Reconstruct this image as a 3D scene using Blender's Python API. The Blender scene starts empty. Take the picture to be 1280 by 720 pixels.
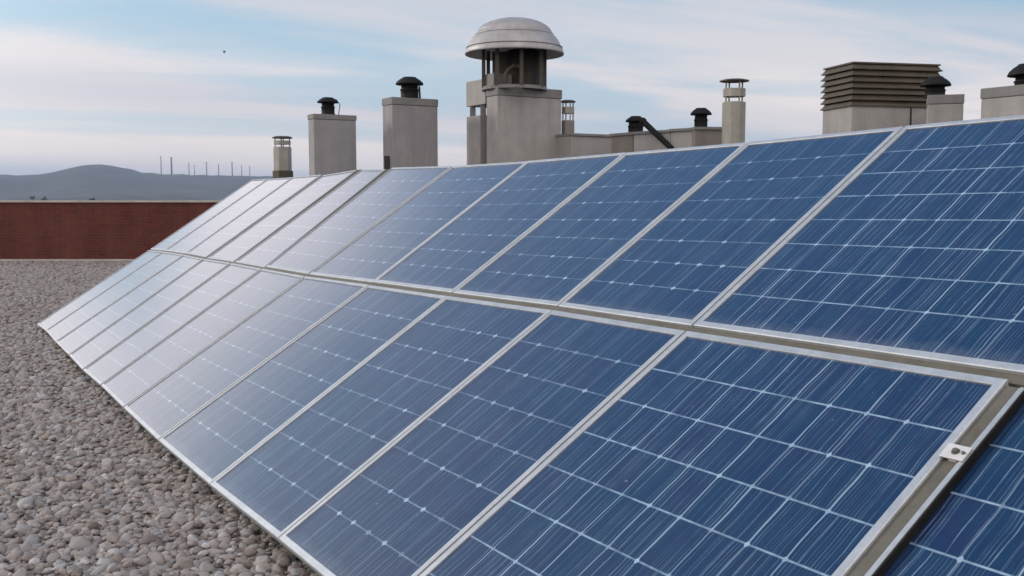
import bpy, bmesh, math, random
import numpy as np
from mathutils import Vector, Matrix
random.seed(7); rng = np.random.default_rng(7)
scene = bpy.context.scene
col = scene.collection

# ---------------------------------------------------------------- camera, sky, sun, exposure
CAM_H = 1.5
FPX = 1261.65
PITCH = 0.0893266
cam_d = bpy.data.cameras.new('camera'); cam = bpy.data.objects.new('camera', cam_d); col.objects.link(cam)
cam.location = (0, 0, CAM_H); cam.rotation_euler = (math.pi/2 - PITCH, 0, 0)
cam_d.sensor_width = 36; cam_d.lens = FPX/1280*36
cam_d.clip_start = .05; cam_d.clip_end = 60000
scene.camera = cam

SUN_AZ, SUN_EL = -66, 24           # azimuth from the view direction (negative = left), elevation
world = bpy.data.worlds.new('World'); scene.world = world; world.use_nodes = True
wt = world.node_tree; wt.nodes.clear()
def wn(t, **k):
    n = wt.nodes.new(t)
    for a, b in k.items(): setattr(n, a, b)
    return n
out = wn('ShaderNodeOutputWorld'); bg = wn('ShaderNodeBackground'); bg.inputs[1].default_value = 0.085
sky = wn('ShaderNodeTexSky', sky_type='NISHITA', sun_disc=False, air_density=1.0, dust_density=1.6, ozone_density=1.2)
sky.sun_elevation = math.radians(SUN_EL); sky.sun_rotation = math.radians(SUN_AZ)
tc = wn('ShaderNodeTexCoord'); sep = wn('ShaderNodeSeparateXYZ'); wt.links.new(tc.outputs['Generated'], sep.inputs[0])
def wm(op, a, b=None, c=None, clamp=False):
    n = wn('ShaderNodeMath', operation=op, use_clamp=clamp)
    for i, v in enumerate((a, b, c)):
        if v is None: continue
        if isinstance(v, (int, float)): n.inputs[i].default_value = v
        else: wt.links.new(v, n.inputs[i])
    return n.outputs[0]
zz = wm('ADD', wm('MAXIMUM', sep.outputs[2], 0.0), 0.12)
cx = wm('DIVIDE', sep.outputs[0], zz); cy = wm('DIVIDE', sep.outputs[1], zz)
# cloud sheets drift along one diagonal, so they are stretched that way
ca, sa = math.cos(math.radians(24)), math.sin(math.radians(24))
rx = wm('ADD', wm('MULTIPLY', cx, ca), wm('MULTIPLY', cy, sa)); ry = wm('SUBTRACT', wm('MULTIPLY', cy, ca), wm('MULTIPLY', cx, sa))
cv = wn('ShaderNodeCombineXYZ'); wt.links.new(wm('MULTIPLY', rx, 0.34), cv.inputs[0]); wt.links.new(wm('MULTIPLY', ry, 0.9), cv.inputs[1])
cv.inputs[2].default_value = 3.7
nz = wn('ShaderNodeTexNoise'); nz.inputs['Scale'].default_value = 1.15; nz.inputs['Detail'].default_value = 7; nz.inputs['Roughness'].default_value = .52; nz.inputs['Distortion'].default_value = .5
wt.links.new(cv.outputs[0], nz.inputs['Vector'])
mr = wn('ShaderNodeMapRange', interpolation_type='SMOOTHSTEP'); mr.inputs[1].default_value = .41; mr.inputs[2].default_value = .62
wt.links.new(nz.outputs[0], mr.inputs[0])
nz2 = wn('ShaderNodeTexNoise'); nz2.inputs['Scale'].default_value = .45; nz2.inputs['Detail'].default_value = 3
wt.links.new(cv.outputs[0], nz2.inputs['Vector'])
cc = wn('ShaderNodeMixRGB'); cc.inputs[1].default_value = (7.5, 7.0, 7.5, 1); cc.inputs[2].default_value = (11.6, 9.9, 9.2, 1)
mr2 = wn('ShaderNodeMapRange'); mr2.inputs[1].default_value = .4; mr2.inputs[2].default_value = .62
wt.links.new(nz2.outputs[0], mr2.inputs[0]); wt.links.new(mr2.outputs[0], cc.inputs[0])
# veil: thick towards the horizon, thin overhead
veil = wm('POWER', wm('SUBTRACT', 1.0, wm('MINIMUM', wm('MULTIPLY', wm('MAXIMUM', sep.outputs[2], 0.0), 3.2), 1.0)), 1.6)
amt = wm('ADD', wm('MULTIPLY', mr.outputs[0], .80), wm('MULTIPLY', veil, .75), clamp=True)
amt = wm('MULTIPLY', amt, wm('SUBTRACT', .93, wm('MULTIPLY', wm('MULTIPLY', wm('MAXIMUM', sep.outputs[2], 0.0), 1.0), 1.5)))
skyc = wn('ShaderNodeMixRGB', blend_type='MIX'); skyc.inputs[0].default_value = .62
wt.links.new(sky.outputs[0], skyc.inputs[1])
hi = wn('ShaderNodeMapRange', interpolation_type='SMOOTHSTEP'); hi.inputs[1].default_value = .16; hi.inputs[2].default_value = .50; wt.links.new(sep.outputs[2], hi.inputs[0])
blue = wn('ShaderNodeMixRGB'); wt.links.new(hi.outputs[0], blue.inputs[0]); blue.inputs[1].default_value = (3.5, 7.0, 9.6, 1); blue.inputs[2].default_value = (1.0, 3.1, 6.4, 1)
wt.links.new(blue.outputs[0], skyc.inputs[2])
mx = wn('ShaderNodeMixRGB'); wt.links.new(amt, mx.inputs[0]); wt.links.new(skyc.outputs[0], mx.inputs[1]); wt.links.new(cc.outputs[0], mx.inputs[2])
# unseen bright cloud bank added behind the camera as fill light
mb = wn('ShaderNodeMapRange', interpolation_type='SMOOTHSTEP'); mb.inputs[1].default_value = .30; mb.inputs[2].default_value = -.35; mb.inputs[4].default_value = .9
wt.links.new(sep.outputs[1], mb.inputs[0])
bank = wn('ShaderNodeMixRGB'); wt.links.new(mb.outputs[0], bank.inputs[0]); wt.links.new(mx.outputs[0], bank.inputs[1]); bank.inputs[2].default_value = (15.5, 14.2, 13.8, 1)
az_, el_ = math.radians(SUN_AZ), math.radians(SUN_EL)
dt = wn('ShaderNodeVectorMath', operation='DOT_PRODUCT'); wt.links.new(tc.outputs['Generated'], dt.inputs[0]); dt.inputs[1].default_value = (math.sin(-.98)*.98, math.cos(-.98)*.98, .17)
lo = wn('ShaderNodeMapRange', interpolation_type='SMOOTHSTEP'); lo.inputs[1].default_value = .36; lo.inputs[2].default_value = .17; wt.links.new(sep.outputs[2], lo.inputs[0])
glow = wm('MULTIPLY', wm('POWER', wm('MAXIMUM', dt.outputs['Value'], 0.0), 20.0), wm('MULTIPLY', lo.outputs[0], 1.2))  # low glow added near the hidden sun to whiten far panel reflections
gl = wn('ShaderNodeMixRGB', blend_type='ADD'); wt.links.new(glow, gl.inputs[0]); wt.links.new(bank.outputs[0], gl.inputs[1]); gl.inputs[2].default_value = (14, 13, 12.5, 1)
# unseen pale cloud shelf added low at front-left to whiten the far panels
s1 = wn('ShaderNodeMapRange', interpolation_type='SMOOTHSTEP'); s1.inputs[1].default_value = .185; s1.inputs[2].default_value = .235; wt.links.new(sep.outputs[2], s1.inputs[0])
s2 = wn('ShaderNodeMapRange', interpolation_type='SMOOTHSTEP'); s2.inputs[1].default_value = .43; s2.inputs[2].default_value = .27; wt.links.new(wm('ADD', sep.outputs[2], wm('MULTIPLY', wm('MAXIMUM', wm('SUBTRACT', -.40, sep.outputs[0]), 0.0), .42)), s2.inputs[0])
s3 = wn('ShaderNodeMapRange', interpolation_type='SMOOTHSTEP'); s3.inputs[1].default_value = -.08; s3.inputs[2].default_value = -.36; wt.links.new(sep.outputs[0], s3.inputs[0])
s4 = wn('ShaderNodeMapRange', interpolation_type='SMOOTHSTEP'); s4.inputs[1].default_value = .3; s4.inputs[2].default_value = .55; wt.links.new(sep.outputs[1], s4.inputs[0])
shelf = wm('MULTIPLY', wm('MULTIPLY', s1.outputs[0], s2.outputs[0]), wm('MULTIPLY', s3.outputs[0], s4.outputs[0]))
s5 = wn('ShaderNodeMapRange', interpolation_type='SMOOTHSTEP'); s5.inputs[1].default_value = -.49; s5.inputs[2].default_value = -.58; wt.links.new(sep.outputs[0], s5.inputs[0])
s6 = wn('ShaderNodeMapRange', interpolation_type='SMOOTHSTEP'); s6.inputs[1].default_value = .34; s6.inputs[2].default_value = .18; wt.links.new(sep.outputs[2], s6.inputs[0])
shelf = wm('MAXIMUM', shelf, wm('MULTIPLY', wm('MULTIPLY', s5.outputs[0], s6.outputs[0]), wm('MULTIPLY', s4.outputs[0], .9)))
sh = wn('ShaderNodeMixRGB'); wt.links.new(shelf, sh.inputs[0]); wt.links.new(gl.outputs[0], sh.inputs[1]); sh.inputs[2].default_value = (17.5, 16.3, 16.6, 1)
mx = sh
wt.links.new(mx.outputs[0], bg.inputs[0]); wt.links.new(bg.outputs[0], out.inputs[0])

sd_ = bpy.data.lights.new('sun', 'SUN'); sun = bpy.data.objects.new('sun', sd_); col.objects.link(sun)
sd_.energy = 1.5; sd_.angle = math.radians(10); sd_.color = (1, .93, .84)
az, el = math.radians(SUN_AZ), math.radians(SUN_EL)
to_sun = Vector((math.sin(az)*math.cos(el), math.cos(az)*math.cos(el), math.sin(el)))
sun.rotation_euler = to_sun.to_track_quat('Z', 'Y').to_euler()
scene.view_settings.view_transform = 'Standard'; scene.view_settings.look = 'None'
scene.view_settings.exposure = 0.15; scene.view_settings.gamma = 1

# ---------------------------------------------------------------- helpers
def rot_cam(px, py):
    X = (px-640)/FPX; Y = -(py-360)/FPX; cp, sp = math.cos(PITCH), math.sin(PITCH)
    return X, cp+Y*sp, -sp+Y*cp
def at(px, py, y):                    # the point at distance y ahead seen at (px, py) of the 1280x720 photograph
    a, b, c = rot_cam(px, py); return Vector((a/b*y, y, CAM_H+c/b*y))

class NT:
    def __init__(s, name):
        s.m = bpy.data.materials.new(name); s.m.use_nodes = True; s.t = s.m.node_tree
        s.b = s.t.nodes['Principled BSDF']; s.o = s.t.nodes['Material Output']
        s.tc = s.n('ShaderNodeTexCoord')
    def n(s, t, **k):
        n = s.t.nodes.new(t)
        for a, b in k.items(): setattr(n, a, b)
        return n
    def l(s, a, b): s.t.links.new(a, b)
    def setv(s, sock, v):
        if isinstance(v, (int, float, tuple, list)): sock.default_value = v
        else: s.l(v, sock)
    def m_(s, op, a, b=None, c=None, clamp=False):
        n = s.n('ShaderNodeMath', operation=op, use_clamp=clamp)
        for i, v in enumerate((a, b, c)):
            if v is not None: s.setv(n.inputs[i], v)
        return n.outputs[0]
    def noise(s, scale, detail=5, rough=.6, vec=None, stretch=None, coord='Object'):
        n = s.n('ShaderNodeTexNoise'); n.inputs['Scale'].default_value = scale; n.inputs['Detail'].default_value = detail; n.inputs['Roughness'].default_value = rough
        v = vec if vec is not None else s.tc.outputs[coord]
        if stretch:
            mp = s.n('ShaderNodeMapping'); mp.inputs['Scale'].default_value = stretch; s.l(v, mp.inputs[0]); v = mp.outputs[0]
        s.l(v, n.inputs['Vector']); return n.outputs[0]
    def ramp(s, v, a, b, lo=0., hi=1.):
        n = s.n('ShaderNodeMapRange'); s.l(v, n.inputs[0])
        for i, q in enumerate((a, b, lo, hi)): n.inputs[i+1].default_value = q
        return n.outputs[0]
    def mix(s, f, a, b, mode='MIX'):
        n = s.n('ShaderNodeMixRGB', blend_type=mode); s.setv(n.inputs[0], f); s.setv(n.inputs[1], a); s.setv(n.inputs[2], b); return n.outputs[0]
    def bump(s, h, strength=.3, dist=.01):
        n = s.n('ShaderNodeBump'); n.inputs['Strength'].default_value = strength; n.inputs['Distance'].default_value = dist
        s.l(h, n.inputs['Height']); s.l(n.outputs[0], s.b.inputs['Normal'])
    def done(s, color, rough=.6, metal=0.):
        s.setv(s.b.inputs['Base Color'], color); s.setv(s.b.inputs['Roughness'], rough); s.b.inputs['Metallic'].default_value = metal
        return s.m
def c4(*a): return (a[0], a[1], a[2], 1)

def weathered(name, a, b, scale=3., rough=.7, metal=0., streak=True, bump=.15):
    t = NT(name)
    f = t.ramp(t.noise(scale, 6, .65), .35, .68)
    c = t.mix(f, c4(*a), c4(*b))
    if streak:
        s = t.ramp(t.noise(5, 5, .65, stretch=(1.6, 1.6, .10)), .46, .70)
        c = t.mix(t.m_('MULTIPLY', s, .32), c, c4(*[q*.55 for q in a]))
    g = t.noise(60, 3, .6)
    c = t.mix(t.ramp(g, .3, .7, 0, .18), c, c4(*[q*.5 for q in a]))
    t.bump(g, bump, .004)
    return t.done(c, rough, metal)

M = {}
M['render'] = weathered('painted_render', (.33, .315, .295), (.41, .39, .365))
M['render_cool'] = weathered('grey_render', (.28, .268, .27), (.34, .325, .325))
M['render_dark'] = weathered('brown_shade_render', (.21, .185, .165), (.27, .24, .215))  # darker render; paints the shade on the low wall's turned face
M['render_band'] = weathered('cornice_render', (.20, .195, .185), (.26, .25, .24))
M['galv'] = weathered('galvanised_metal', (.30, .29, .25), (.42, .40, .35), 4, .5, .35)
M['dome'] = weathered('dome_metal', (.36, .345, .345), (.48, .46, .455), 5, .5, .2)
M['slat'] = weathered('brown_slat_metal', (.070, .056, .038), (.105, .083, .058), 4, .6, .1)
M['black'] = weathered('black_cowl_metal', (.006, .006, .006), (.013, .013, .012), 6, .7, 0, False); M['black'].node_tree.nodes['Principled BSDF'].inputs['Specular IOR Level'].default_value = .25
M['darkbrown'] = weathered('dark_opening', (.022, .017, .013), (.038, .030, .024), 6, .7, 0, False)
M['rail'] = weathered('rail_metal', (.125, .115, .090), (.18, .165, .135), 7, .6, .2, False)
M['frame'] = weathered('frame_aluminium', (.47, .50, .52), (.61, .635, .65), 9, .40, .4, False, .05)
M['joint_shade'] = weathered('grey_joint_shade', (.055, .048, .040), (.085, .075, .065), 7, .8, 0, False)  # dark tone painting the shade inside the open panel joints
M['white'] = weathered('clamp_metal', (.70, .68, .66), (.8, .78, .76), 9, .4, .2, False, .05)
M['coping'] = weathered('coping_stone', (.40, .37, .34), (.52, .49, .45), 3, .8, 0, False)
M['mast'] = weathered('mast_paint', (.06, .06, .075), (.08, .08, .1), 1, .7, 0, False)
M['bird'] = weathered('bird_feather', (.02, .02, .02), (.05, .045, .04), 20, .8, 0, False)

def brick_mat():
    t = NT('dark_red_brick')
    b = t.n('ShaderNodeTexBrick'); mp = t.n('ShaderNodeMapping'); mp.inputs['Rotation'].default_value = (math.pi/2, 0, 0)
    t.l(t.tc.outputs['Object'], mp.inputs[0]); t.l(mp.outputs[0], b.inputs['Vector'])
    b.inputs['Color1'].default_value = c4(.115, .022, .013); b.inputs['Color2'].default_value = c4(.080, .016, .010); b.inputs['Mortar'].default_value = c4(.085, .035, .028)
    b.inputs['Scale'].default_value = 1; b.inputs['Brick Width'].default_value = .26; b.inputs['Row Height'].default_value = .075; b.inputs['Mortar Size'].default_value = .008
    s = t.ramp(t.noise(2.2, 5, .6, stretch=(1, 1, .3)), .4, .7)
    c = t.mix(t.m_('MULTIPLY', s, .5), b.outputs[0], c4(.16, .055, .042))
    c = t.mix(t.ramp(t.noise(9, 4, .6), .45, .8, 0, .5), c, c4(.045, .018, .014))
    t.bump(b.outputs[1], .4, -.006)
    return t.done(c, .9)
M['brick'] = brick_mat()

def cell_mat(ncol, name):
    big = ncol == 9
    t = NT(name); uv = t.n('ShaderNodeUVMap'); sp = t.n('ShaderNodeSeparateXYZ'); t.l(uv.outputs[0], sp.inputs[0])
    oi = t.n('ShaderNodeObjectInfo'); rnd = oi.outputs['Random']
    y = t.m_('MULTIPLY', sp.outputs[1], 8.0)
    x0 = t.m_('MULTIPLY', sp.outputs[0], float(ncol))
    # cells are soldered by hand: the strings wander a little
    cvv = t.n('ShaderNodeCombineXYZ'); t.l(x0, cvv.inputs[0]); t.l(y, cvv.inputs[1]); t.l(t.m_('MULTIPLY', rnd, 40.), cvv.inputs[2])
    wob = t.m_('MULTIPLY', t.m_('SUBTRACT', t.noise(1.3, 1, .5, vec=cvv.outputs[0]), .5), .10)
    x = t.m_('ADD', x0, wob)
    def edge(v):     # distance to the nearest integer
        f = t.m_('FRACT', v); return t.m_('MINIMUM', f, t.m_('SUBTRACT', 1.0, f))
    dx, dy = edge(x), edge(y)
    def line(d, w, soft):  return t.m_('SUBTRACT', 1.0, t.ramp(d, w, w+soft))
    def wnoise(a, b, k):
        v = t.n('ShaderNodeCombineXYZ'); t.l(a, v.inputs[0]); t.l(b, v.inputs[1]); t.l(t.m_('MULTIPLY', rnd, k), v.inputs[2])
        w = t.n('ShaderNodeTexWhiteNoise'); w.noise_dimensions = '3D'; t.l(v.outputs[0], w.inputs[0]); return w.outputs['Value']
    row = t.m_('FLOOR', y)
    gx = t.m_('FLOOR', t.m_('ADD', x, .5))
    gap = t.m_('MULTIPLY', line(dx, .010, .014), t.ramp(wnoise(gx, t.m_('ADD', row, 3.), 31.), 0, 1, *((.35, .90) if big else (.10, .45))))
    hor = t.m_('MULTIPLY', line(dy, .010, .015), t.ramp(t.noise(2.2, 2, .6, vec=cvv.outputs[0]), .35, .65, *((.35, .85) if big else (.18, .48))))
    # fingers and bus bars, plus reflections painted as thin uneven streaks up the slope
    def streak(k, w, soft, pw, amp, seed):
        s = t.m_('MULTIPLY', x, float(k)); i = t.m_('FLOOR', s); d = t.m_('ABSOLUTE', t.m_('SUBTRACT', t.m_('FRACT', s), .5))
        r = t.m_('MULTIPLY', t.m_('POWER', wnoise(i, t.m_('ADD', row, seed), 17.), pw), t.ramp(t.noise(1.6, 3, .7, vec=cvv.outputs[0]), .32, .62, .35, 1.45))
        return t.m_('MULTIPLY', t.m_('MULTIPLY', line(d, w, soft), r), amp)
    st = t.m_('MAXIMUM', streak(5, .022, .055, 1.7, .42 if big else .34, .37), streak(13, .06, .14, 2.2, .20, 9.1))
    # squared-off cell corners show the white backing
    node = line(t.m_('ADD', dx, t.m_('MULTIPLY', dy, 1.0 if big else 1.5)), .060 if big else .100, .022)
    node = t.m_('MULTIPLY', node, t.ramp(wnoise(gx, t.m_('FLOOR', t.m_('ADD', y, .5)), 5.), 0, 1, .25, 1.))
    cell = wnoise(t.m_('FLOOR', x), row, 23.)
    c = t.mix(cell, c4(.002, .023, .074), c4(.007, .017, .070))
    c = t.mix(t.ramp(t.noise(2.5, 4, .6, vec=cvv.outputs[0]), .45, .7, 0, .7), c, c4(.002, .034, .086))
    c = t.mix(t.ramp(t.noise(14, 3, .7, vec=cvv.outputs[0], stretch=(3, 1, 1)), .4, .75, 0, .35), c, c4(.010, .034, .085))
    ins = t.m_('MULTIPLY', t.m_('MULTIPLY', t.ramp(y, .08, .14), t.ramp(y, 7.92, 7.86)), t.m_('MULTIPLY', t.ramp(x, .10, .16), t.ramp(x, ncol-.10, ncol-.16)))
    gap = t.m_('MULTIPLY', gap, t.m_('MULTIPLY', t.ramp(x, .06, .10), t.ramp(x, ncol-.06, ncol-.10))); hor = t.m_('MULTIPLY', hor, t.m_('MULTIPLY', t.ramp(y, .06, .10), t.ramp(y, 7.94, 7.90))); node = t.m_('MULTIPLY', node, ins)
    msk = t.m_('MAXIMUM', t.m_('MAXIMUM', gap, hor), t.m_('MAXIMUM', st, node))
    c = t.mix(msk, c, c4(.36, .49, .62))
    dust = t.ramp(t.noise(1.1, 6, .65, vec=cvv.outputs[0]), .35, .8, .0, .022)
    # dirt left by rain runs along the lower frame, with a few dried spots
    dirt = t.m_('MULTIPLY', t.ramp(t.m_('ADD', sp.outputs[1], t.m_('MULTIPLY', t.noise(3, 4, .6, vec=cvv.outputs[0]), .06)), .02, .06, 1, 0), .14)
    spots = t.m_('MULTIPLY', t.ramp(t.noise(9, 2, .5, vec=cvv.outputs[0]), .74, .78), .35)
    dust = t.m_('MAXIMUM', t.m_('MAXIMUM', dust, dirt), spots)
    c = t.mix(dust, c, c4(.40, .40, .42))
    t.b.inputs['Coat Weight'].default_value = 1.0; t.b.inputs['Coat IOR'].default_value = 1.65; t.b.inputs['Coat Roughness'].default_value = .12
    t.b.inputs['Specular IOR Level'].default_value = .2; t.b.inputs['Sheen Weight'].default_value = .018; t.b.inputs['Sheen Roughness'].default_value = .35; t.b.inputs['Sheen Tint'].default_value = c4(.9, .9, 1)
    t.b.inputs['IOR'].default_value = 1.5
    return t.done(c, .34)
M['cells6'] = cell_mat(6, 'blue_cells_six_columns'); M['cells9'] = cell_mat(9, 'blue_cells_nine_columns')

def tag(o, label=None, cat=None, group=None, kind=None):
    if label: o['label'] = label
    if cat: o['category'] = cat
    if group: o['group'] = group
    if kind: o['kind'] = kind
    return o
def empty(name, loc, label, cat, group=None):
    o = bpy.data.objects.new(name, None); col.objects.link(o); o.location = loc; o.empty_display_size = .2
    return tag(o, label, cat, group)

class MB:
    """collects shapes, in world coordinates, for ONE mesh object"""
    def __init__(s): s.v = []; s.f = []; s.sm = []; s.uv = None
    def add(s, vs, fs, smooth=False):
        b = len(s.v); s.v += [tuple(q) for q in vs]; s.f += [tuple(i+b for i in f) for f in fs]; s.sm += [smooth]*len(fs); return s
    def hexa(s, bot, top):
        n = len(bot); vs = list(bot)+list(top)
        fs = [tuple(range(n))[::-1], tuple(range(n, 2*n))] + [(i, (i+1) % n, n+(i+1) % n, n+i) for i in range(n)]
        return s.add(vs, fs)
    def prism(s, poly, z0, z1, grow=0.):
        b = [Vector((p[0], p[1], z0)) for p in poly]; c = sum((Vector(p[:2]) for p in poly), Vector((0, 0)))/len(poly)
        t = []
        for p in poly:
            q = Vector(p[:2]); d = q-c; q = q+d.normalized()*grow; t.append(Vector((q.x, q.y, z1)))
        return s.hexa(b, t)
    def box(s, x0, x1, y0, y1, z0, z1): return s.prism([(x0, y0), (x1, y0), (x1, y1), (x0, y1)], z0, z1)
    def tube(s, p0, p1, r0, r1=None, n=12):
        p0, p1 = Vector(p0), Vector(p1); r1 = r0 if r1 is None else r1
        d = (p1-p0).normalized(); a = d.orthogonal().normalized(); b = d.cross(a)
        vs = [p+a*math.cos(2*math.pi*k/n)*r+b*math.sin(2*math.pi*k/n)*r for p, r in ((p0, r0), (p1, r1)) for k in range(n)]
        fs = [(k, (k+1) % n, n+(k+1) % n, n+k) for k in range(n)]
        s.add(vs, fs, True); s.add(vs[:n], [tuple(range(n))[::-1]]); s.add(vs[n:], [tuple(range(n))]); return s
    def lathe(s, c, prof, n=32, smooth=True, ph=0):
        c = Vector(c); vs = []
        for r, z in prof:
            for k in range(n):
                a = 2*math.pi*k/n+ph; vs.append(c+Vector((r*math.cos(a), r*math.sin(a), z)))
        fs = [(j*n+k, j*n+(k+1) % n, (j+1)*n+(k+1) % n, (j+1)*n+k) for j in range(len(prof)-1) for k in range(n)]
        return s.add(vs, fs, smooth)
    def build(s, name, mat, parent=None, bevel=0):
        off = Vector(parent_world(parent)) if parent else Vector((0, 0, 0))
        me = bpy.data.meshes.new(name); me.from_pydata([tuple(Vector(v)-off) for v in s.v], [], s.f); me.update()
        me.polygons.foreach_set('use_smooth', s.sm)
        if s.uv:
            l = me.uv_layers.new(name='UVMap'); k = 0
            for f in s.f:
                for i in f: l.data[k].uv = s.uv[i]; k += 1
        bm = bmesh.new(); bm.from_mesh(me)
        if bevel:
            bmesh.ops.remove_doubles(bm, verts=bm.verts, dist=1e-5)
        bmesh.ops.recalc_face_normals(bm, faces=bm.faces); bm.to_mesh(me); bm.free()
        me.materials.append(mat)
        o = bpy.data.objects.new(name, me); col.objects.link(o)
        if parent: o.parent = parent
        if bevel:
            b = o.modifiers.new('bevel', 'BEVEL'); b.width = bevel; b.segments = 2; b.limit_method = 'ANGLE'
        return o
def parent_world(p):
    v = Vector((0, 0, 0))
    while p: v = v+p.location; p = p.parent
    return v

# ---------------------------------------------------------------- setting: terrain, roof
def terrain():
    prof = [(-400, 214), (-250, 221), (-120, 216), (0, 219.5), (28, 220.5), (58, 219), (75, 215), (95, 210.5), (112, 207.5), (118, 206.6), (135, 207), (152, 209), (168, 213), (185, 216),
            (205, 217.8), (240, 218.5), (300, 219), (400, 221), (520, 224), (700, 222), (900, 226), (1100, 224), (1400, 228), (1700, 224)]
    ax = [math.degrees(math.atan2(p[0]-640, FPX)) for p in prof]; hy = [(247-p[1])/FPX*5200 for p in prof]
    na, nr = 720, 90
    rr = np.concatenate([np.linspace(0, 60, 4)[1:], np.geomspace(90, 1500, 20), np.linspace(1600, 6500, 50), np.geomspace(7000, 26000, 14)])
    v = [(0, 0, -14.)]; 
    for r in rr:
        for k in range(na):
            a = 360*k/na; a = a-360 if a > 180 else a
            h = np.interp(a, ax, hy) if ax[0] < a < ax[-1] else 95+30*math.sin(a*.13)+18*math.sin(a*.41+1)
            h = h+2.2*math.sin(a*7.3)+1.3*math.sin(a*17.1+1)+.9*math.sin(a*31+2)
            g = 1/(1+math.exp(-(r-4300)/330)) if r < 5200 else 1/(1+math.exp(-(5200-4300)/330))*max(.55, 1-(r-5200)/9000)
            low = 22*(1/(1+math.exp(-(r-2300)/260)))*(.75+.35*math.sin(a*.55+.4)+.2*math.sin(a*1.7+r/400))
            low *= max(0, 1-g)
            n = 5*math.sin(a*1.9+r/310)*math.sin(r/250+a*.7)*min(1, r/3000)*(1 if r < 4700 else .2)
            v.append((r*math.sin(math.radians(a)), r*math.cos(math.radians(a)), -14+g*(h+15.5)+low+n*(1 if r > 1500 else 0)))
    f = [(0, 1+k, 1+(k+1) % na) for k in range(na)]
    for j in range(len(rr)-1):
        for k in range(na):
            a = 1+j*na+k; b = 1+j*na+(k+1) % na; f.append((a, b, b+na, a+na))
    t = NT('distant_land')
    n1 = t.ramp(t.noise(.0035, 8, .68, stretch=(1, .5, 4)), .38, .66)
    n2 = t.ramp(t.noise(.006, 6, .6), .42, .62)
    c = t.mix(n1, c4(.026, .028, .032), c4(.075, .070, .062)); c = t.mix(t.m_('MULTIPLY', n2, .6), c, c4(.014, .018, .020))
    m = MB(); m.add(v, f, True); o = m.build('terrain', t.done(c, 1.), None); tag(o, kind='structure')
terrain()

def gravel_ground():
    t = NT('gravel_bed')
    vo = t.n('ShaderNodeTexVoronoi'); vo.inputs['Scale'].default_value = 22; t.l(t.tc.outputs['Object'], vo.inputs['Vector'])
    sp = t.n('ShaderNodeSeparateXYZ'); t.l(vo.outputs['Color'], sp.inputs[0])
    c = t.mix(sp.outputs[0], c4(.15, .14, .14), c4(.30, .28, .275))
    c = t.mix(t.ramp(vo.outputs['Distance'], .25, .6, 0, .75), c, c4(.05, .045, .045))
    c = t.mix(t.ramp(t.noise(.8, 5, .6), .4, .7, 0, .5), c, c4(.16, .155, .165))
    t.bump(vo.outputs['Distance'], .8, -.02)
    m = MB()
    m.prism([(-26, -9), (24, -9), (24, 24.2), (-26, 24.2)], -.35, -.012)
    o = m.build('roof_ground', t.done(c, .95)); tag(o, kind='structure')
    b = MB(); b.prism([(-25.6, -8.6), (23.6, -8.6), (23.6, 23.8), (-25.6, 23.8)], -14.5, -.352)
    o = b.build('building_block', M['render']); tag(o, 'grey rendered building block carrying the gravel roof', 'building')
gravel_ground()

# array plane --------------------------------------------------------------
P0 = Vector((-.4206674, 3.09344327, CAM_H-1.34089365))
UD = Vector((-.51869155, .85488305, -.01157801)).normalized()
SD = Vector((.71111235, .43889899, .54926033)); SD = (SD-UD*SD.dot(UD)).normalized()
ND = SD.cross(UD); ND = ND if ND.z > 0 else -ND
def AP(u, v, h=0.): return P0+UD*u+SD*v+ND*h

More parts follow.
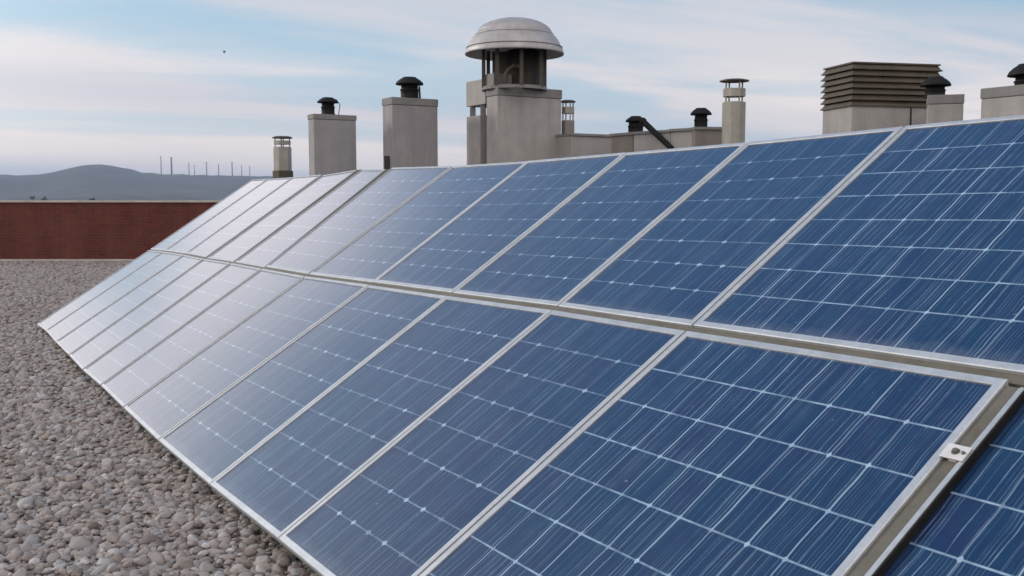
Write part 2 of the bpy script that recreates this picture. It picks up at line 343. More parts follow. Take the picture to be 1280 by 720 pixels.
def pebbles():
    # jittered lattice over the visible part of the roof, denser near the camera
    pts = []
    def patch(x0, x1, y0, y1, d):
        nx, ny = int((x1-x0)/d), int((y1-y0)/d)
        X, Y = np.meshgrid(np.arange(nx), np.arange(ny)); X = X.ravel().astype(float); Y = Y.ravel().astype(float)
        X = x0+(X+.5+rng.uniform(-.42, .42, X.size))*d; Y = y0+(Y+.5+rng.uniform(-.42, .42, Y.size))*d
        return np.stack([X, Y], 1)
    A = np.concatenate([patch(-4.6, 1.0, 1.6, 7.4, .030), patch(-7.6, -.5, 7.4, 13.5, .036), patch(-13, -2.5, 13.5, 23.45, .048)])
    y = A[:, 1]; x = A[:, 0]
    keep = (x > -.56*y-.6)
    # not far under the array (hidden there)
    ux = (x-P0.x)*(-.5187)+(y-P0.y)*.8549; vx = (x-P0.x)*.851+(y-P0.y)*.525
    keep &= ~((vx > .55) & (ux < 9.6)); keep &= (x < -.02*y+.6) | (y < 7)
    A = A[keep]; n = len(A)
    second = A[rng.uniform(size=n) < .45]+rng.uniform(-.012, .012, (0 or int(0), 2)) if False else A[rng.uniform(size=n) < .40]
    P = np.zeros((n+len(second), 3)); P[:n, :2] = A; P[n:, :2] = second+rng.uniform(-.014, .014, second.shape)
    P[:n, 2] = rng.uniform(-.012, .004, n); P[n:, 2] = rng.uniform(.006, .020, len(second))
    N = len(P)
    gsz = np.where(P[:, 1] > 13.5, 1.45, np.where(P[:, 1] > 7.4, 1.12, 1.0))
    s = np.clip(rng.lognormal(0, .30, N), .45, 2.0)*.0180*gsz
    sc = np.stack([s*rng.uniform(.95, 1.45, N), s*rng.uniform(.8, 1.1, N), s*rng.uniform(.5, .8, N)], 1)
    ro = np.stack([rng.normal(0, .35, N), rng.normal(0, .35, N), rng.uniform(0, 6.28, N)], 1)
    me = bpy.data.meshes.new('gravel'); me.from_pydata(P.tolist(), [], [])
    a = me.attributes.new('psize', 'FLOAT_VECTOR', 'POINT'); a.data.foreach_set('vector', sc.astype(np.float32).ravel())
    a = me.attributes.new('prot', 'FLOAT_VECTOR', 'POINT'); a.data.foreach_set('vector', ro.astype(np.float32).ravel())
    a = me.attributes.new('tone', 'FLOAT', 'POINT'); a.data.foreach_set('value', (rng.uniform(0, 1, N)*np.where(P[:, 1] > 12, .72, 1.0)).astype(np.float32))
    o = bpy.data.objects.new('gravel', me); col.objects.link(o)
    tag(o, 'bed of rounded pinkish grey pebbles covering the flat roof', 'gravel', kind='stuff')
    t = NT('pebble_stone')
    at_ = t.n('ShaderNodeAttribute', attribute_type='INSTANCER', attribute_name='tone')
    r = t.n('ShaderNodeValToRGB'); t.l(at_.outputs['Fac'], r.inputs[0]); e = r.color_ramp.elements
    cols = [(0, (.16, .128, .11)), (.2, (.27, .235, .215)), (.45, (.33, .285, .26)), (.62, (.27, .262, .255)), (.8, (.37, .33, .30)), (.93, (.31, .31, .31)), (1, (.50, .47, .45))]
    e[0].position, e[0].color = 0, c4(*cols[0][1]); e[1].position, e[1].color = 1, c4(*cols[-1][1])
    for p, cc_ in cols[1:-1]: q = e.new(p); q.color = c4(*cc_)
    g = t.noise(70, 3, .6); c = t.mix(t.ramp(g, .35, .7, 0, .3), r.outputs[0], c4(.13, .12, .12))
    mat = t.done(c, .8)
    ng = bpy.data.node_groups.new('pebble_scatter', 'GeometryNodeTree')
    ng.interface.new_socket('Geometry', in_out='INPUT', socket_type='NodeSocketGeometry'); ng.interface.new_socket('Geometry', in_out='OUTPUT', socket_type='NodeSocketGeometry')
    gi = ng.nodes.new('NodeGroupInput'); go = ng.nodes.new('NodeGroupOutput')
    ico = ng.nodes.new('GeometryNodeMeshIcoSphere'); ico.inputs['Radius'].default_value = 1; ico.inputs['Subdivisions'].default_value = 3
    sp = ng.nodes.new('GeometryNodeSetPosition'); nt = ng.nodes.new('ShaderNodeTexNoise'); nt.inputs['Scale'].default_value = .9; nt.inputs['Detail'].default_value = 1.5
    vm = ng.nodes.new('ShaderNodeVectorMath'); vm.operation = 'SUBTRACT'; vm.inputs[1].default_value = (.5, .5, .5)
    vs = ng.nodes.new('ShaderNodeVectorMath'); vs.operation = 'SCALE'; vs.inputs['Scale'].default_value = .9
    ng.links.new(nt.outputs['Color'], vm.inputs[0]); ng.links.new(vm.outputs[0], vs.inputs[0]); ng.links.new(vs.outputs[0], sp.inputs['Offset'])
    ss = ng.nodes.new('GeometryNodeSetShadeSmooth'); sm = ng.nodes.new('GeometryNodeSetMaterial'); sm.inputs['Material'].default_value = mat
    iop = ng.nodes.new('GeometryNodeInstanceOnPoints')
    def na_(n): q = ng.nodes.new('GeometryNodeInputNamedAttribute'); q.data_type = 'FLOAT_VECTOR'; q.inputs[0].default_value = n; return q.outputs[0]
    e2r = ng.nodes.new('FunctionNodeEulerToRotation')
    ng.links.new(na_('prot'), e2r.inputs[0]); ng.links.new(e2r.outputs[0], iop.inputs['Rotation']); ng.links.new(na_('psize'), iop.inputs['Scale'])
    ng.links.new(ico.outputs[0], sp.inputs[0]); ng.links.new(sp.outputs[0], ss.inputs[0]); ng.links.new(ss.outputs[0], sm.inputs[0]); ng.links.new(sm.outputs[0], iop.inputs['Instance'])
    ng.links.new(gi.outputs[0], iop.inputs['Points']); ng.links.new(iop.outputs[0], go.inputs[0])
    md = o.modifiers.new('scatter', 'NODES'); md.node_group = ng
    me.materials.append(mat)
    print('pebbles', N)
pebbles()

# ---------------------------------------------------------------- brick parapet wall
def parapet():
    yb = 23.45; x0, x1 = -22, 16
    e = empty('parapet_wall', (-6, yb, 0), 'long dark red brick parapet wall with pale coping at the far edge of the roof', 'wall')
    zt = CAM_H-(250.3-247)/FPX*yb
    MB().box(x0, x1, yb, yb+.3, -.01, zt-.05).build('brickwork', M['brick'], e)
    m = MB(); x = x0
    while x < x1:
        m.box(x+.004, min(x+1.2, x1)-.004, yb-.04, yb+.34, zt-.048, zt); x += 1.2
    m.build('coping', M['coping'], e)
    MB().box(x0, x1, yb-.05, yb-.002, -.01, .075).build('skirting', M['coping'], e)
    MB().box(x0, x1, yb-.065, yb-.052, -.01, .03).build('flashing', M['darkbrown'], e)
parapet()

# ---------------------------------------------------------------- solar panels
FW, FT = .034, .042
def panel(q, ncol, label, mat_key, drop=0.0, tilt=0.0, fside=.021, fh=.029):
    """q: bottom-far? corners in array coordinates in the order (right,bottom) (right,top) (left,top) (left,bottom)"""
    P = [AP(u, v, -drop+(tilt if i in (1, 2) else 0)) for i, (u, v) in enumerate(q)]
    rb, rt, lt, lb = P
    def B(a, b, h=0.): return (rb*(1-a)*(1-b)+lb*a*(1-b)+lt*a*b+rt*(1-a)*b)+ND*h
    w = ((rb-lb).length+(rt-lt).length)/2; L = ((rb-rt).length+(lb-lt).length)/2
    base = (rb+lb)/2
    e = empty('solar_panel', base, label, 'solar panel', 'solar panels of the tilted rooftop array')
    def ring(i, h):
        a, b = i/w*(fside/FW if i > .01 else 1), i/L*(fh/FW if i > .01 else 1); return [B(a, b, h), B(a, 1-b, h), B(1-a, 1-b, h), B(1-a, b, h)]
    rings = [ring(.006, -FT), ring(0, -FT+.0005), ring(0, -.003), ring(.003, 0), ring(FW-.002, 0), ring(FW, -.002), ring(FW, -.0065), ring(FW-.004, -FT)]
    m = MB(); vs = [x for r in rings for x in r]; fs = []
    for j in range(len(rings)):
        k = (j+1) % len(rings)
        for i in range(4): fs.append((j*4+i, j*4+(i+1) % 4, k*4+(i+1) % 4, k*4+i))
    m.add(vs, fs); m.build('frame', M['frame'], e)
    # the laminate under the glass: bilinear grid with UV
    g = MB(); nu, nv = 4, 4; a0, b0 = fside/w, fh/L; uvs = []
    vs = []
    for j in range(nv+1):
        for i in range(nu+1):
            s, t_ = i/nu, j/nv; vs.append(B(a0+(1-2*a0)*s, b0+(1-2*b0)*t_, -.006)); 
            mu, mv = .012/w, .012/L
            uvs.append(((s-mu)/(1-2*mu), (t_-mv)/(1-2*mv)))
    fs = [(j*(nu+1)+i, j*(nu+1)+i+1, (j+1)*(nu+1)+i+1, (j+1)*(nu+1)+i) for j in range(nv) for i in range(nu)]
    g.add(vs, fs); g.uv = uvs
    o = g.build('cell_sheet', M[mat_key], e)
    back = MB(); back.add([B(a0, b0, -.012), B(a0, 1-b0, -.012), B(1-a0, 1-b0, -.012), B(1-a0, b0, -.012)], [(0, 1, 2, 3)]); back.build('back_sheet', M['coping'], e)
    return e

midu = [.025, .945, 1.952, 2.998, 4.142, 5.179, 6.109, 7.041, 7.893, 8.867, 9.56]
midv = [1.551, 1.554, 1.540, 1.530, 1.516, 1.524, 1.535, 1.533, 1.546, 1.545, 1.530]
topu = [.027, .947, 1.953, 3.041, 4.176, 5.50, 6.27, 7.149, 8.051, 8.971, 9.66]
topv = [3.010, 2.982, 2.976, 2.968, 2.985, 3.045, 3.085, 3.03, 3.03, 3.04, 3.055]
botu = [.055, .989, 1.977, 3.10, 4.201, 5.161, 6.034, 6.934, 7.929, 8.889, 9.64]
botv = [.0, -.008, -.024, -.028, -.018, -.004, -.004, .015, .03, .055, .05]
low_gap = [.006]*11; up_gap = [.006]*11
up_gap_b = [.007, .006, .006, .006, .015, .034, .028, .020, .016, .012, 0]
up_gap_t = [.007, .006, .006, .006, .015, .085, .070, .026, .020, .012, 0]
lo_gap = [.007, .006, .006, .007, .015, .022, .022, .020, .016, .012, 0]
def hg(k): return .018-.0075*k/10   # half the channel between the rows narrows with the panels' spacing
ordn = ['first', 'second', 'third', 'fourth', 'fifth', 'sixth', 'seventh', 'eighth', 'ninth', 'tenth']
tone = ['deep blue', 'deep blue', 'deep blue', 'greyish blue', 'pale blue', 'pale lavender', 'whitish', 'whitish', 'whitish', 'whitish']
# ten panels per row follow the large one; index k spans joint k to k+1
def lowq(u0b, u0m, v0b, v0m, u1b, u1m, v1b, v1m): return [(u0b, v0b), (u0m, v0m), (u1m, v1m), (u1b, v1b)]
lbl_low = ['deep blue narrower solar panel in the lower row, adjoining the large clamped one'] + \
          ['%s lower row solar panel, %s from the right of the ten narrower ones' % (tone[k], ordn[k]) for k in range(1, 9)] + \
          ['narrow whitish solar panel ending the lower row at its tip nearest the brick wall']
lbl_up = ['deep blue solar panel in the upper row, directly below the slatted brown box',
          'deep blue solar panel in the upper row, below the tall ringed flue',
          'blue solar panel in the upper row, below the leaning black pipe',
          'hazy blue solar panel in the upper row, below the domed chimney',
          'pale blue solar panel in the upper row, just right of the wider dark gap',
          'whitish solar panel in the upper row, between the two widest dark gaps',
          'whitish solar panel in the upper row, first to the left of both wide gaps',
          'whitish solar panel in the upper row, second to the left of both wide gaps',
          'whitish solar panel in the upper row, next to the narrow one at the far end',
          'narrow whitish solar panel ending the upper row at its far left']
rr_ = random.Random(3)
for k in range(10):
    g0, g1 = lo_gap[k], lo_gap[k+1]
    panel([(botu[k]+g0, botv[k]), (midu[k]+g0, midv[k]-hg(k)), (midu[k+1]-g1, midv[k+1]-hg(k+1)), (botu[k+1]-g1, botv[k+1])], 6, lbl_low[k], 'cells6', rr_.uniform(0, .003), fside=(.020 if k < 3 else .015 if k == 3 else .010), fh=.029-.001*k)
    panel([(midu[k]+up_gap_b[k], midv[k]+hg(k)), (topu[k]+up_gap_t[k], topv[k]), (topu[k+1]-up_gap_t[k+1], topv[k+1]), (midu[k+1]-up_gap_b[k+1], midv[k+1]+hg(k+1))], 6, lbl_up[k], 'cells6',
          rr_.uniform(0, .003)+(.010 if k in (5, 6) else 0), fside=(.020 if k < 3 else .015 if k == 3 else .010), fh=.029-.001*k)
UR = -1.268
panel([(UR-.005, -.01), (UR-.005, 1.551-hg(0)), (.025-.008, 1.551-hg(0)), (.055-.008, 0)], 9, 'large deep blue solar panel in the lower row, directly left of the white clamp', 'cells9', fside=.026)
panel([(UR-.05, 1.551+hg(0)), (UR-.07, 3.03), (.027-.008, 3.010), (.025-.008, 1.551+hg(0))], 9, 'large deep blue solar panel at the right end of the upper row', 'cells9', fside=.024)
panel([(-2.62, -.02), (-2.62, 1.552-hg(0)), (UR-.035, 1.552-hg(0)), (UR-.035, -.01)], 9, 'dark blue solar panel set lower than the rest, in the bottom right corner', 'cells9', .021)

def bar(m, u0, v0, u1, v1, wd, h0, h1):
    a, b = Vector((u0, v0)), Vector((u1, v1)); d = (b-a).normalized(); n = Vector((-d.y, d.x))*wd/2
    pts = [a-n, b-n, b+n, a+n]
    m.hexa([AP(p.x, p.y, h0) for p in pts], [AP(p.x, p.y, h1) for p in pts])
def mounting():
    e = empty('mounting_frame', AP(2, .8, -.1)*1.0, 'brownish grey metal rails and legs carrying the tilted rows of solar panels', 'mounting frame')
    U = [-2.66, -1.27]+midu; V = [1.552, 1.551]+midv
    m = MB()
    for i in range(len(U)-1):
        bar(m, U[i], V[i], U[i+1], V[i+1], .0405, -.035, -.013)
    m.build('middle_rail', M['rail'], e)
    for k in range(3, 10):     # dark strips added in the far joints to paint the shade of open gaps
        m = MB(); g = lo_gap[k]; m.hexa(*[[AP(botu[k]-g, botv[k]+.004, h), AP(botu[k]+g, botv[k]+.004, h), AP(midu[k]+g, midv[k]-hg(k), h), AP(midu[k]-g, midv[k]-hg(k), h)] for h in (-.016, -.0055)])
        m.build('joint_shade_strip', M['joint_shade'], e)
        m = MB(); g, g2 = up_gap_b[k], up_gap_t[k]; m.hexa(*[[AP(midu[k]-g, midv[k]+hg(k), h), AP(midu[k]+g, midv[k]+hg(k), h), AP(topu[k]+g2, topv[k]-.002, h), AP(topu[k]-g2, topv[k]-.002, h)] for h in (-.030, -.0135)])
        m.build('joint_shade_strip', M['joint_shade'], e)
    m = MB(); U2 = [-1.27]+topu; V2 = [3.03]+topv
    m = MB()
    for i in range(1, len(topu)):
        bar(m, topu[i-1], topv[i-1]-.30, topu[i], topv[i]-.30, .05, -.10, -.05)
    m.build('upper_rail', M['rail'], e)
    m = MB(); bar(m, -2.66, .30, 9.6, .30, .05, -.10, -.05); m.build('lower_rail', M['rail'], e)
    m = MB()
    ea, eb = (UR-.029, 1.515), (UR-.031, -.02)
    bar(m, *ea, *eb, .046, -.045, -.010); m.build('edge_rail', M['rail'], e)
    m = MB(); bar(m, ea[0]-.031, ea[1]-.01, eb[0]-.031, eb[1], .014, -.045, -.001); m.build('rail_lip', M['frame'], e)
    m = MB(); bar(m, ea[0]-.0415, ea[1]-.01, eb[0]-.0415, eb[1], .005, -.026, -.004); m.build('gap_shade_strip', M['black'], e)  # black strip painting the deep shade of the gap beside the rail
    for u in (-2.5, -1.3, .05, 1.95, 4.15, 6.1, 7.9, 9.5):
        m = MB()
        hi = AP(u, 2.7, -.11); m.tube((hi.x, hi.y, -.01), hi, .025)
        lo = AP(u, .3, -.11); m.tube((lo.x, lo.y, -.01), lo, .02)
        bar(m, u, .02, u, 2.95, .04, -.09, -.052)
        m.build('support_leg', M['rail'], e)
mounting()

def clamp():
    c = AP(UR-.036, 1.205, 0)
    e = empty('panel_clamp', c, 'small white metal clamp bolted over the channel beside the large lower solar panel', 'clamp')
    m = MB()
    def b(u0, u1, v0, v1, h0, h1): m.hexa([AP(u0, v0, h0), AP(u1, v0, h0), AP(u1, v1, h0), AP(u0, v1, h0)], [AP(u0, v0, h1), AP(u1, v0, h1), AP(u1, v1, h1), AP(u0, v1, h1)])
    b(UR-.066, UR+.000, 1.208, 1.258, .001, .006); b(UR-.045, UR-.022, 1.210, 1.256, -.0095, .0008)
    m.build('plate', M['white'], e, .001)
    m = MB(); p = AP(UR-.034, 1.233, .006); m.tube(p, p+ND*.002, .011); m.tube(p+ND*.002, p+ND*.008, .0075, n=6); m.build('bolt', M['rail'], e)
    m = MB(); p = AP(UR-.056, 1.233, .006); m.tube(p, p+ND*.004, .005); m.build('rivet', M['rail'], e)
clamp()

# ---------------------------------------------------------------- rooftop chimneys and flues (they follow the array's directions)
SX, SY = .851, .525
def kx(px): return (px-640)/FPX
def footprint(pc, pl, pr, py, y, wl=None, wr=None, ang=None):
    """corner nearest the camera at pixel column pc; left face reaches pl, right face reaches pr"""
    SX, SY = (.851, .525) if ang is None else (math.cos(ang), math.sin(ang))
    C = at(pc, py, y); X, Y = C.x, C.y
    cp, sp = math.cos(PITCH), math.sin(PITCH)
    zc = C.z-CAM_H
    def solve(px, dx, dy):
        k = kx(px); return (k*(Y*cp-zc*sp)-X)/(dx-k*dy*cp)
    r = wr if wr else solve(pr, SX, SY); l = wl if wl else solve(pl, -SY, SX)
    a = Vector((X, Y)); b = a+Vector((SX, SY))*r; d = a+Vector((-SY, SX))*l
    return [a, b, b+(d-a), d], C.z, r, l
def scaled(poly, g):
    dd = (poly[1]-poly[0]).normalized(); SX, SY = dd.x, dd.y
    c = sum(poly, Vector((0, 0)))/4; out_ = []
    for p in poly:
        q = p-c; a = q.dot(Vector((SX, SY))); b = q.dot(Vector((-SY, SX)))
        a += math.copysign(1, a)*g; b += math.copysign(1, b)*g; out_.append(c+Vector((SX, SY))*a+Vector((-SY, SX))*b)
    return out_
def centre(poly, z=0): c = sum(poly, Vector((0, 0)))/4; return Vector((c.x, c.y, z))
def cowl(parent, c, w, zb, hood_r, hood_h, neck_h, ribs=0, name='cowl'):
    """black mushroom cowl: neck with a hood"""
    m = MB(); m.lathe((c.x, c.y, zb), [(w*1.12, 0), (w*1.12, .015), (w, .02), (w, neck_h*.55), (w*1.08, neck_h*.6), (w*1.08, neck_h*.66), (w*.95, neck_h*.7), (w*.95, neck_h+hood_h*.4)], 24)
    k = m.build(name, M['black'], parent)
    h = MB(); z = zb+neck_h
    h.lathe((c.x, c.y, z), [(w*.9, hood_h*.30), (hood_r*.9, .005), (hood_r, 0), (hood_r*1.0, .012), (hood_r*.93, hood_h*.35), (hood_r*.72, hood_h*.68), (hood_r*.55, hood_h*.86), (hood_r*.5, hood_h*.92), (hood_r*.48, hood_h), (.001, hood_h*1.02)], 24)
    h.build('hood', M['black'], k)
    return k

def chimney_box(name, label, pc, pl, pr, py, y, mat, band, cw=None):
    poly, zt, r, l = footprint(pc, pl, pr, py, y, wl=None)
    e = empty(name, centre(poly), label, 'chimney')
    MB().prism(poly, -.01, zt-band).build('shaft', M[mat], e, .008)
    MB().prism(scaled(poly, .008), zt-band+.002, zt).build('top_band', M['render_band'], e, .006)
    return e, poly, zt
Y1 = 14.6
e, poly, zt = chimney_box('chimney', 'lower grey box chimney with small black cowl, between metal flue and taller grey chimney', 392, 385, 445, 142, Y1, 'render_cool', .075)
# deepen along its own direction is given by the left face; cowl stands near the front
c = at(410, 140, Y1+.25); cowl(e, c, .095, zt, .155, .075, .175)
m = MB(); p = at(423, 142, Y1+.2); q = at(425, 131, Y1+.2); w = at(420, 124, Y1+.2)
m.tube((p.x, p.y, zt-.01), q, .006, n=6); m.tube(q, w, .006, n=6); m.build('wire', M['black'], e)

e, poly, zt = chimney_box('chimney', 'taller grey box chimney with black mushroom cowl, nearest on the left of the domed one', 490, 478, 547, 121, Y1-.2, 'render_cool', .105)
c = at(512, 120, Y1+.1); cowl(e, c, .128, zt, .20, .105, .20)
m = MB(); p = at(525, 121, Y1-.1); q = at(524, 108, Y1-.1)
m.tube((p.x, p.y, zt-.01), q, .014, n=8); m.build('conduit', M['black'], e)
m = MB(); p = at(484, 206, Y1-.42); m.prism([(p.x-.035, p.y-.05), (p.x+.035, p.y-.03), (p.x+.035, p.y+.05), (p.x-.035, p.y+.03)], -.01, at(484, 195, Y1-.42).z); m.build('drain_pipe', M['darkbrown'], e)

# small metal flue at the left
def ringed_flue(label, pxc, ptop, pbody, half_px, y, cap_half, rings, mat='galv', n=8, body_mat=None):
    C = at(pxc, pbody, y); s = y/FPX; z = lambda py: at(pxc, py, y).z
    e = empty('metal_flue', (C.x, C.y, 0), label, 'flue')
    w = half_px*s
    MB().lathe((C.x, C.y, 0), [(w, -.01), (w, z(pbody)), (w*.86, z(pbody)+.004), (w*.86, z(pbody)-.10)], n, False, .35).build('pipe', M[body_mat or mat], e)
    for a, b, ww in rings:
        MB().lathe((C.x, C.y, 0), [(ww*s*.94, z(a)), (ww*s, z(a)), (ww*s, z(b)), (ww*s*.94, z(b)), (ww*s*.94, z(a))], n, False, .35).build('ring', M[mat], e)
    for k in range(4):
        a = math.pi/2*k+.35; px_, py_ = C.x+w*.80*math.cos(a), C.y+w*.80*math.sin(a)
        MB().tube((px_, py_, z(pbody)-.06), (px_, py_, z(ptop)-.003), .010, n=6).build('post', M[mat], e)
    MB().lathe((C.x, C.y, 0), [(.001, z(ptop+3)), (cap_half*s, z(ptop+3)-.0), (cap_half*s, z(ptop+1.8)), (cap_half*s*.7, z(ptop+.4)), (.001, z(ptop))], n*2, False, .1).build('cap', M['slat'], e)
    return e
e = ringed_flue('short tan metal flue with a stubby cap, leftmost of the rooftop chimneys', 353, 170, 184, 11, 15.5, 12.5, [(176, 180.5, 10.3)], 'galv', 6)
MB().lathe((e.location.x, e.location.y, 0), [(.155, -.01), (.155, at(353, 214, 15.5).z), (.13, at(353, 213, 15.5).z)], 6, False, .35).build('collar', M['slat'], e)

# domed chimney -------------------------------------------------------------
def domed():
    Y = 14.0; s = Y/FPX
    poly, zt, r, l = footprint(622, 608, 702, 107, Y)
    l = .75; a, b = poly[0], poly[1]; d = a+Vector((-SY, SX))*l; 
    z = lambda py, yy=Y: at(640, py, yy).z
    # block footprint: left face as seen, then an L-shaped rear block
    e = empty('domed_chimney', (poly[0].x+.3, poly[0].y+.4, 0), 'tall pale chimney block crowned by a round stepped metal dome', 'chimney')
    zb = z(119)
    MB().prism(poly, -.01, zb).build('front_block', M['render'], e, .01)
    MB().prism(scaled(poly, .008), zb+.002, zt).build('cornice', M['render_band'], e, .008)
    # rear-left block, in two lifts with a gap where the light comes through
    Yr = Y+.42
    pr, zr, _, _ = footprint(607, 584, 650, 98, Yr, wl=None)
    zr = at(607, 98, Yr).z
    q1 = at(607, 130, Yr).z; q2 = at(607, 138, Yr).z
    MB().prism(scaled(pr, .012), q1, zr).build('upper_box', M['render'], e, .008)
    pr2, *_ = footprint(600, 583, 650, 147, Yr+.05)
    MB().prism(pr2, -.01, q2-.06).build('rear_block', M['render'], e, .008)
    cen = centre(pr2); 
    for t_ in ((.12, .12), (.88, .12), (.12, .88), (.88, .88)):
        p = pr2[0].lerp(pr2[1], t_[0])*(1-t_[1])+pr2[3].lerp(pr2[2], t_[0])*t_[1]
        MB().box(p.x-.04, p.x+.04, p.y-.04, p.y+.04, q2-.062, q1+.004).build('pillar', M['render_band'], e)
    # slab the lantern stands on
    D = at(643, 66, Y+.40)
    ps, zs, _, _ = footprint(617, 603, 645, 92, Y+.10)
    MB().prism(ps, zt+.002, at(617, 91, Y+.1).z).build('plinth', M['render_band'], e, .008)
    zl = zt-.01; zd = at(643, 68, Y+.4).z
    # lantern: posts, dark drum, duct
    R = .44
    for k in range(8):
        a_ = 2*math.pi*k/8+.22; x, y = D.x+R*math.cos(a_), D.y+R*math.sin(a_)
        MB().box(x-.026, x+.026, y-.026, y+.026, zl+.012, zd+.08).build('post', M['slat'], e)
    MB().lathe((D.x, D.y, 0), [(R+.02, zl-.02), (R+.02, zl+.025), (R-.06, zl+.025), (R-.06, zl-.02)], 24, False).build('lantern_base', M['render_band'], e)
    MB().lathe((D.x+.14, D.y+.02, 0), [(.24, zl), (.24, zd+.05), (.001, zd+.05)], 20).build('duct', M['darkbrown'], e)
    MB().box(D.x-.31, D.x-.05, D.y+.0, D.y+.2, zl, zd+.04).build('inner_panel', M['slat'], e)
    m = MB(); pts = [Vector((D.x-.12, D.y-.34, zl+.06)), Vector((D.x-.12, D.y-.34, zl+.16)), Vector((D.x-.08, D.y-.34, zl+.24)), Vector((D.x+.0, D.y-.34, zl+.29)), Vector((D.x+.06, D.y-.30, zl+.28))]
    for i in range(4): m.tube(pts[i], pts[i+1], .03, n=10)
    m.build('bent_pipe', M['slat'], e)
    # dome
    Rd = 61*Y*1.028/FPX; H = at(643, 23, Y+.4).z-at(643, 67.5, Y+.4).z
    z0 = at(643, 67.5, Y+.4).z
    prof = [(Rd*.30, H*.42), (Rd*.80, H*.12), (Rd*.965, -.012), (Rd*.995, -.014), (Rd, 0), (Rd*.99, H*.06), (Rd*.97, H*.12), (Rd*.955, H*.15), (Rd*.90, H*.33), (Rd*.85, H*.44), (Rd*.80, H*.50), (Rd*.775, H*.505), (Rd*.77, H*.54)]
    for k in range(9):
        a_ = k/8*math.pi/2; prof.append((max(.002, Rd*.765*math.cos(a_)), H*.54+H*.46*math.sin(a_)))
    o = MB().lathe((D.x, D.y, z0), prof, 64).build('dome', M['dome'], e)
    m = MB(); m.lathe((D.x, D.y, z0), [(Rd*.957, H*.15), (Rd*.972, H*.155), (Rd*.972, H*.18), (Rd*.945, H*.19)], 64); m.lathe((D.x, D.y, z0), [(Rd*.775, H*.50), (Rd*.795, H*.51), (Rd*.79, H*.545), (Rd*.765, H*.55)], 64)
    m.build('seam', M['dome'], o)
domed()
ringed_flue('ringed metal flue half hidden behind the right side of the domed chimney', 710, 125, 151, 8.5, 14.7, 9.5, [(134, 142, 8.3)], 'galv', 8, 'render_dark')
ringed_flue('tall ringed metal flue with flat round cap at the right end of the low wall', 917.5, 99, 128, 14.5, 12.2, 18, [(111, 121, 14)], 'galv', 8)

def low_wall():
    e = empty('low_wall', (1.6, 13, 0), 'low pale rendered wall with stepped sections and two black cowls, right of the domed chimney', 'wall')
    def seg(pa, ya, pya, pb, yb, pyb, th, mat, name='section', cope=.035):
        A, B = at(pa, pya, ya), at(pb, pyb, yb); zt = (A.z+B.z)/2; a = Vector((A.x, A.y)); b = Vector((B.x, B.y)); n = Vector((-(b-a).y, (b-a).x)).normalized()*th
        w = MB().prism([a, b, b+n, a+n], -.01, zt-cope).build(name, M[mat], e, .005)
        d = (b-a).normalized()*.012
        m = MB().prism([a-d-n*.05, b+d-n*.05, b+d+n*1.05, a-d+n*1.05], zt-cope+.002, zt); m.build('coping', M['render_band'], w)
    seg(714, 14.2, 167.5, 768, 14.6, 167.5, .5, 'render')
    seg(764, 13.9, 166.5, 791, 13.55, 166, .5, 'render_dark')  # side face turned away: its shade is put in as darker render
    seg(792, 13.5, 165, 838, 13.05, 162, .5, 'render')
    seg(838.5, 13.04, 161.5, 868, 12.8, 159.5, .5, 'render')
    seg(868.5, 12.7, 159, 910, 12.75, 158.5, .45, 'render_dark')
    c = at(794.5, 166, 13.7); cowl(e, c, .10, c.z-.02, .138, .075, .165)
    c = at(876, 159, 13.0); cowl(e, c, .083, c.z-.02, .135, .085, .175)
low_wall()
p0 = at(803, 151, 13.3); p1 = at(840, 186, 13.0)
o = MB(); o.tube(p0, p1, .040, .034, n=12); o.tube(p0-(p1-p0).normalized()*.01, p0+(p1-p0).normalized()*.03, .048, n=12)
e = empty('leaning_pipe', p1, 'thick black pipe leaning diagonally against the left cowl of the low wall', 'pipe')
low = Vector((p1.x+(p1-p0).x*.7, p1.y+(p1-p0).y*.7, 0))
o.tube(p1, low, .034, n=12); o.build('pipe', M['black'], e)

def louvre():
    Y = 12.0
    poly, zt, r, l = footprint(1066, 1028, 1177, 78, Y, ang=.22)
    e = empty('louvred_vent', centre(poly), 'wide brown slatted ventilation box on a pale concrete base', 'ventilation box')
    z = lambda py: at(1066, py, Y).z
    MB().prism(scaled(poly, -.012), -.01, z(131)).build('base', M['render'], e, .008)
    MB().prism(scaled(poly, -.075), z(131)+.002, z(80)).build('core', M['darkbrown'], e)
    n = 7; h = (z(78)-z(132))/n
    for k in range(n):
        zb = z(132)+k*h
        a = scaled(poly, .006); b = scaled(poly, -.030)
        m = MB()
        m.hexa([Vector((p.x, p.y, zb+.006)) for p in a], [Vector((p.x, p.y, zb+h*.92)) for p in b])
        lip = scaled(poly, .011); m.prism(lip, zb-.002, zb+.014)
        m.build('slat', M['slat'], e)
    MB().prism(scaled(poly, -.006), z(78)-.006, z(78)+.012).build('lid', M['slat'], e)
    # vertical downpipe by the joint of the base
    p = at(1131, 150, Y+.22); MB().tube((p.x, p.y-.18, -.01), (p.x, p.y-.18, z(134)), .012, n=8).build('conduit', M['darkbrown'], e)
    # small block in front of it
    Y2 = 11.2
    p2, z2, _, _ = footprint(1160, 1158, 1205, 119, Y2, wl=.55, ang=-.37)
    e2 = empty('chimney', centre(p2), 'small low grey chimney with a black hooded cowl, in front of the slatted brown box', 'chimney')
    MB().prism(p2, -.01, z2-.10).build('shaft', M['render'], e2, .008); MB().prism(scaled(p2, .006), z2-.098, z2).build('top_band', M['render_band'], e2, .006)
    c = at(1169, 118, Y2+.30); cowl(e2, c, .105, z2, .165, .10, .13)
louvre()
e, poly, zt = chimney_box('chimney', 'pale square chimney cut off by the right edge, with a partly cut off black cowl', 1345, 1227, 1420, 99, 10.0, 'render', .11)
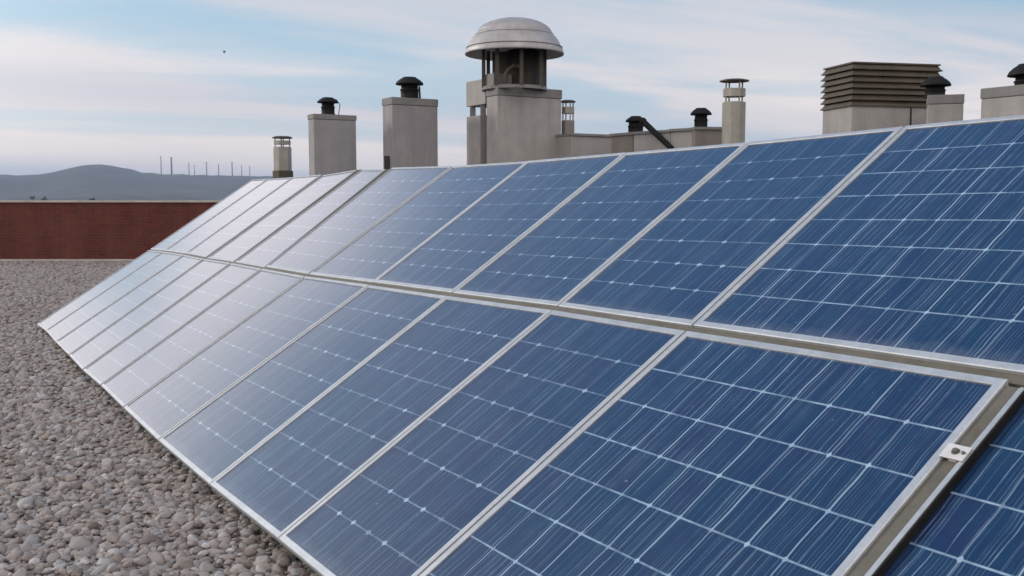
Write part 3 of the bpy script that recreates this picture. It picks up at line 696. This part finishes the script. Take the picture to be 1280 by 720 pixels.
c = at(1284, 106, 11.0); cowl(e, c, .125, zt-.01, .20, .125, .16)

# ---------------------------------------------------------------- distance: masts, trees, bird
masts = [(201, 196, 1.0), (214, 197, 1.7), (236, 204, .9), (243, 207, .7), (258, 203, 1.), (273, 206, .9), (290, 203, 1.1), (302, 207, .8), (312, 208, .7)]
mo = ['first', 'second', 'third', 'fourth', 'fifth', 'sixth', 'seventh', 'eighth', 'ninth']
for i, (px, py, w) in enumerate(masts):
    y = 4700; T = at(px, py, y); zb = at(px, 228, y).z
    e = empty('mast', (T.x, y, zb), ('tallest and thickest dark mast on the distant ridge, second from the left' if i == 1 else '%s from the left of the thin dark masts on the distant ridge' % mo[i]), 'mast', 'masts on the distant ridge')
    MB().tube((T.x, y, zb), T, 3.0*w, 1.9*w, 8).build('pole', M['mast'], e)
    MB().box(T.x-3.2*w, T.x+3.2*w, y-2, y+2, T.z-1.2, T.z+1.5).build('head', M['mast'], e)

def leaf_mat():
    t = NT('far_foliage'); c = t.mix(t.ramp(t.noise(.6, 3, .6), .4, .6), c4(.018, .030, .016), c4(.045, .06, .03)); return t.done(c, .9)
M['leaf'] = leaf_mat(); M['bark'] = weathered('bark', (.05, .04, .03), (.08, .065, .05), 2, .9)
def tree(px, pytop, y, h, w, label):
    T = at(px, pytop, y); r = random.Random(px); zb = T.z-h
    e = empty('tree', (T.x, y, zb), label, 'tree', 'trees beyond the brick wall')
    m = MB(); m.tube((T.x, y, zb), (T.x+.3, y, zb+h*.6), .45, .2, 8)
    for k in range(5):
        a = k*1.3; m.tube((T.x+.2, y, zb+h*(.35+.05*k)), (T.x+w*.3*math.cos(a), y+w*.3*math.sin(a), zb+h*(.6+.06*k)), .16, .06, 6)
    m.build('trunk', M['bark'], e)
    m = MB()
    cl = [(r.uniform(-.32, .32)*w, r.uniform(-.32, .32)*w, h*r.uniform(.45, .9), r.uniform(.16, .28)*w) for _ in range(9)]+[(0, 0, h*.88, .2*w)]
    for (a, b, c_, rad) in cl:
        for _ in range(90):
            d = Vector((r.gauss(0, 1), r.gauss(0, 1), r.gauss(0, 1))).normalized()*rad*r.uniform(.5, 1.05)
            p = Vector((T.x+a, y+b, zb+min(c_, h-rad*.8)))+d; u = Vector((r.gauss(0, 1), r.gauss(0, 1), r.gauss(0, 1))).normalized(); v = u.orthogonal().normalized(); s_ = r.uniform(.2, .45)
            m.add([p-u*s_, p+v*s_*.6, p+u*s_, p-v*s_*.6], [(0, 1, 2, 3)])
    m.build('crown', M['leaf'], e)
tree(39, 244, 900, 17, 6.5, 'tiny dark tree just above the brick wall, the left one of a close pair')
tree(56, 244, 900, 17, 6, 'tiny dark tree just above the brick wall, the right one of a close pair')
tree(115, 246.5, 900, 15, 5, 'tiny dark tree tip above the brick wall, standing apart below the hill top')

def bird():
    B = at(280, 65, 45); e = empty('bird', B, 'tiny dark bird flying in the open sky at the upper left', 'bird')
    m = MB(); prof = [(.001, -.13), (.018, -.10), (.032, -.03), (.030, .04), (.018, .085), (.022, .105), (.012, .13), (.001, .15)]
    m.lathe(B, [(a_*.6, b_*.6) for a_, b_ in prof], 12); 
    me = m.build('body', M['bird'], e)
    for sgn in (-1, 1):
        w = MB(); 
        a = [B+Vector((sgn*.02, 0, .05)), B+Vector((sgn*.07, .05, .10)), B+Vector((sgn*.10, .12, .04)), B+Vector((sgn*.05, .05, -.03)), B+Vector((sgn*.02, 0, -.03))]
        a = [B+(p-B)*.6 for p in a]; w.hexa([p-Vector((0, .004, 0)) for p in a], [p+Vector((0, .004, 0)) for p in a]); w.build('wing', M['bird'], e)
bird()

# ---------------------------------------------------------------- air
hz = bpy.data.materials.new('haze'); hz.use_nodes = True; nt = hz.node_tree; nt.nodes.remove(nt.nodes['Principled BSDF'])
pv = nt.nodes.new('ShaderNodeVolumePrincipled'); pv.inputs['Color'].default_value = (.60, .76, 1, 1); pv.inputs['Density'].default_value = .00010; pv.inputs['Anisotropy'].default_value = 0.
nt.links.new(pv.outputs[0], nt.nodes['Material Output'].inputs['Volume'])
m = MB(); m.box(-27000, 27000, -27000, 27000, -22, 260)
h = m.build('haze', hz); tag(h, 'thin blue haze in the air over the distant hills', 'haze', kind='stuff')
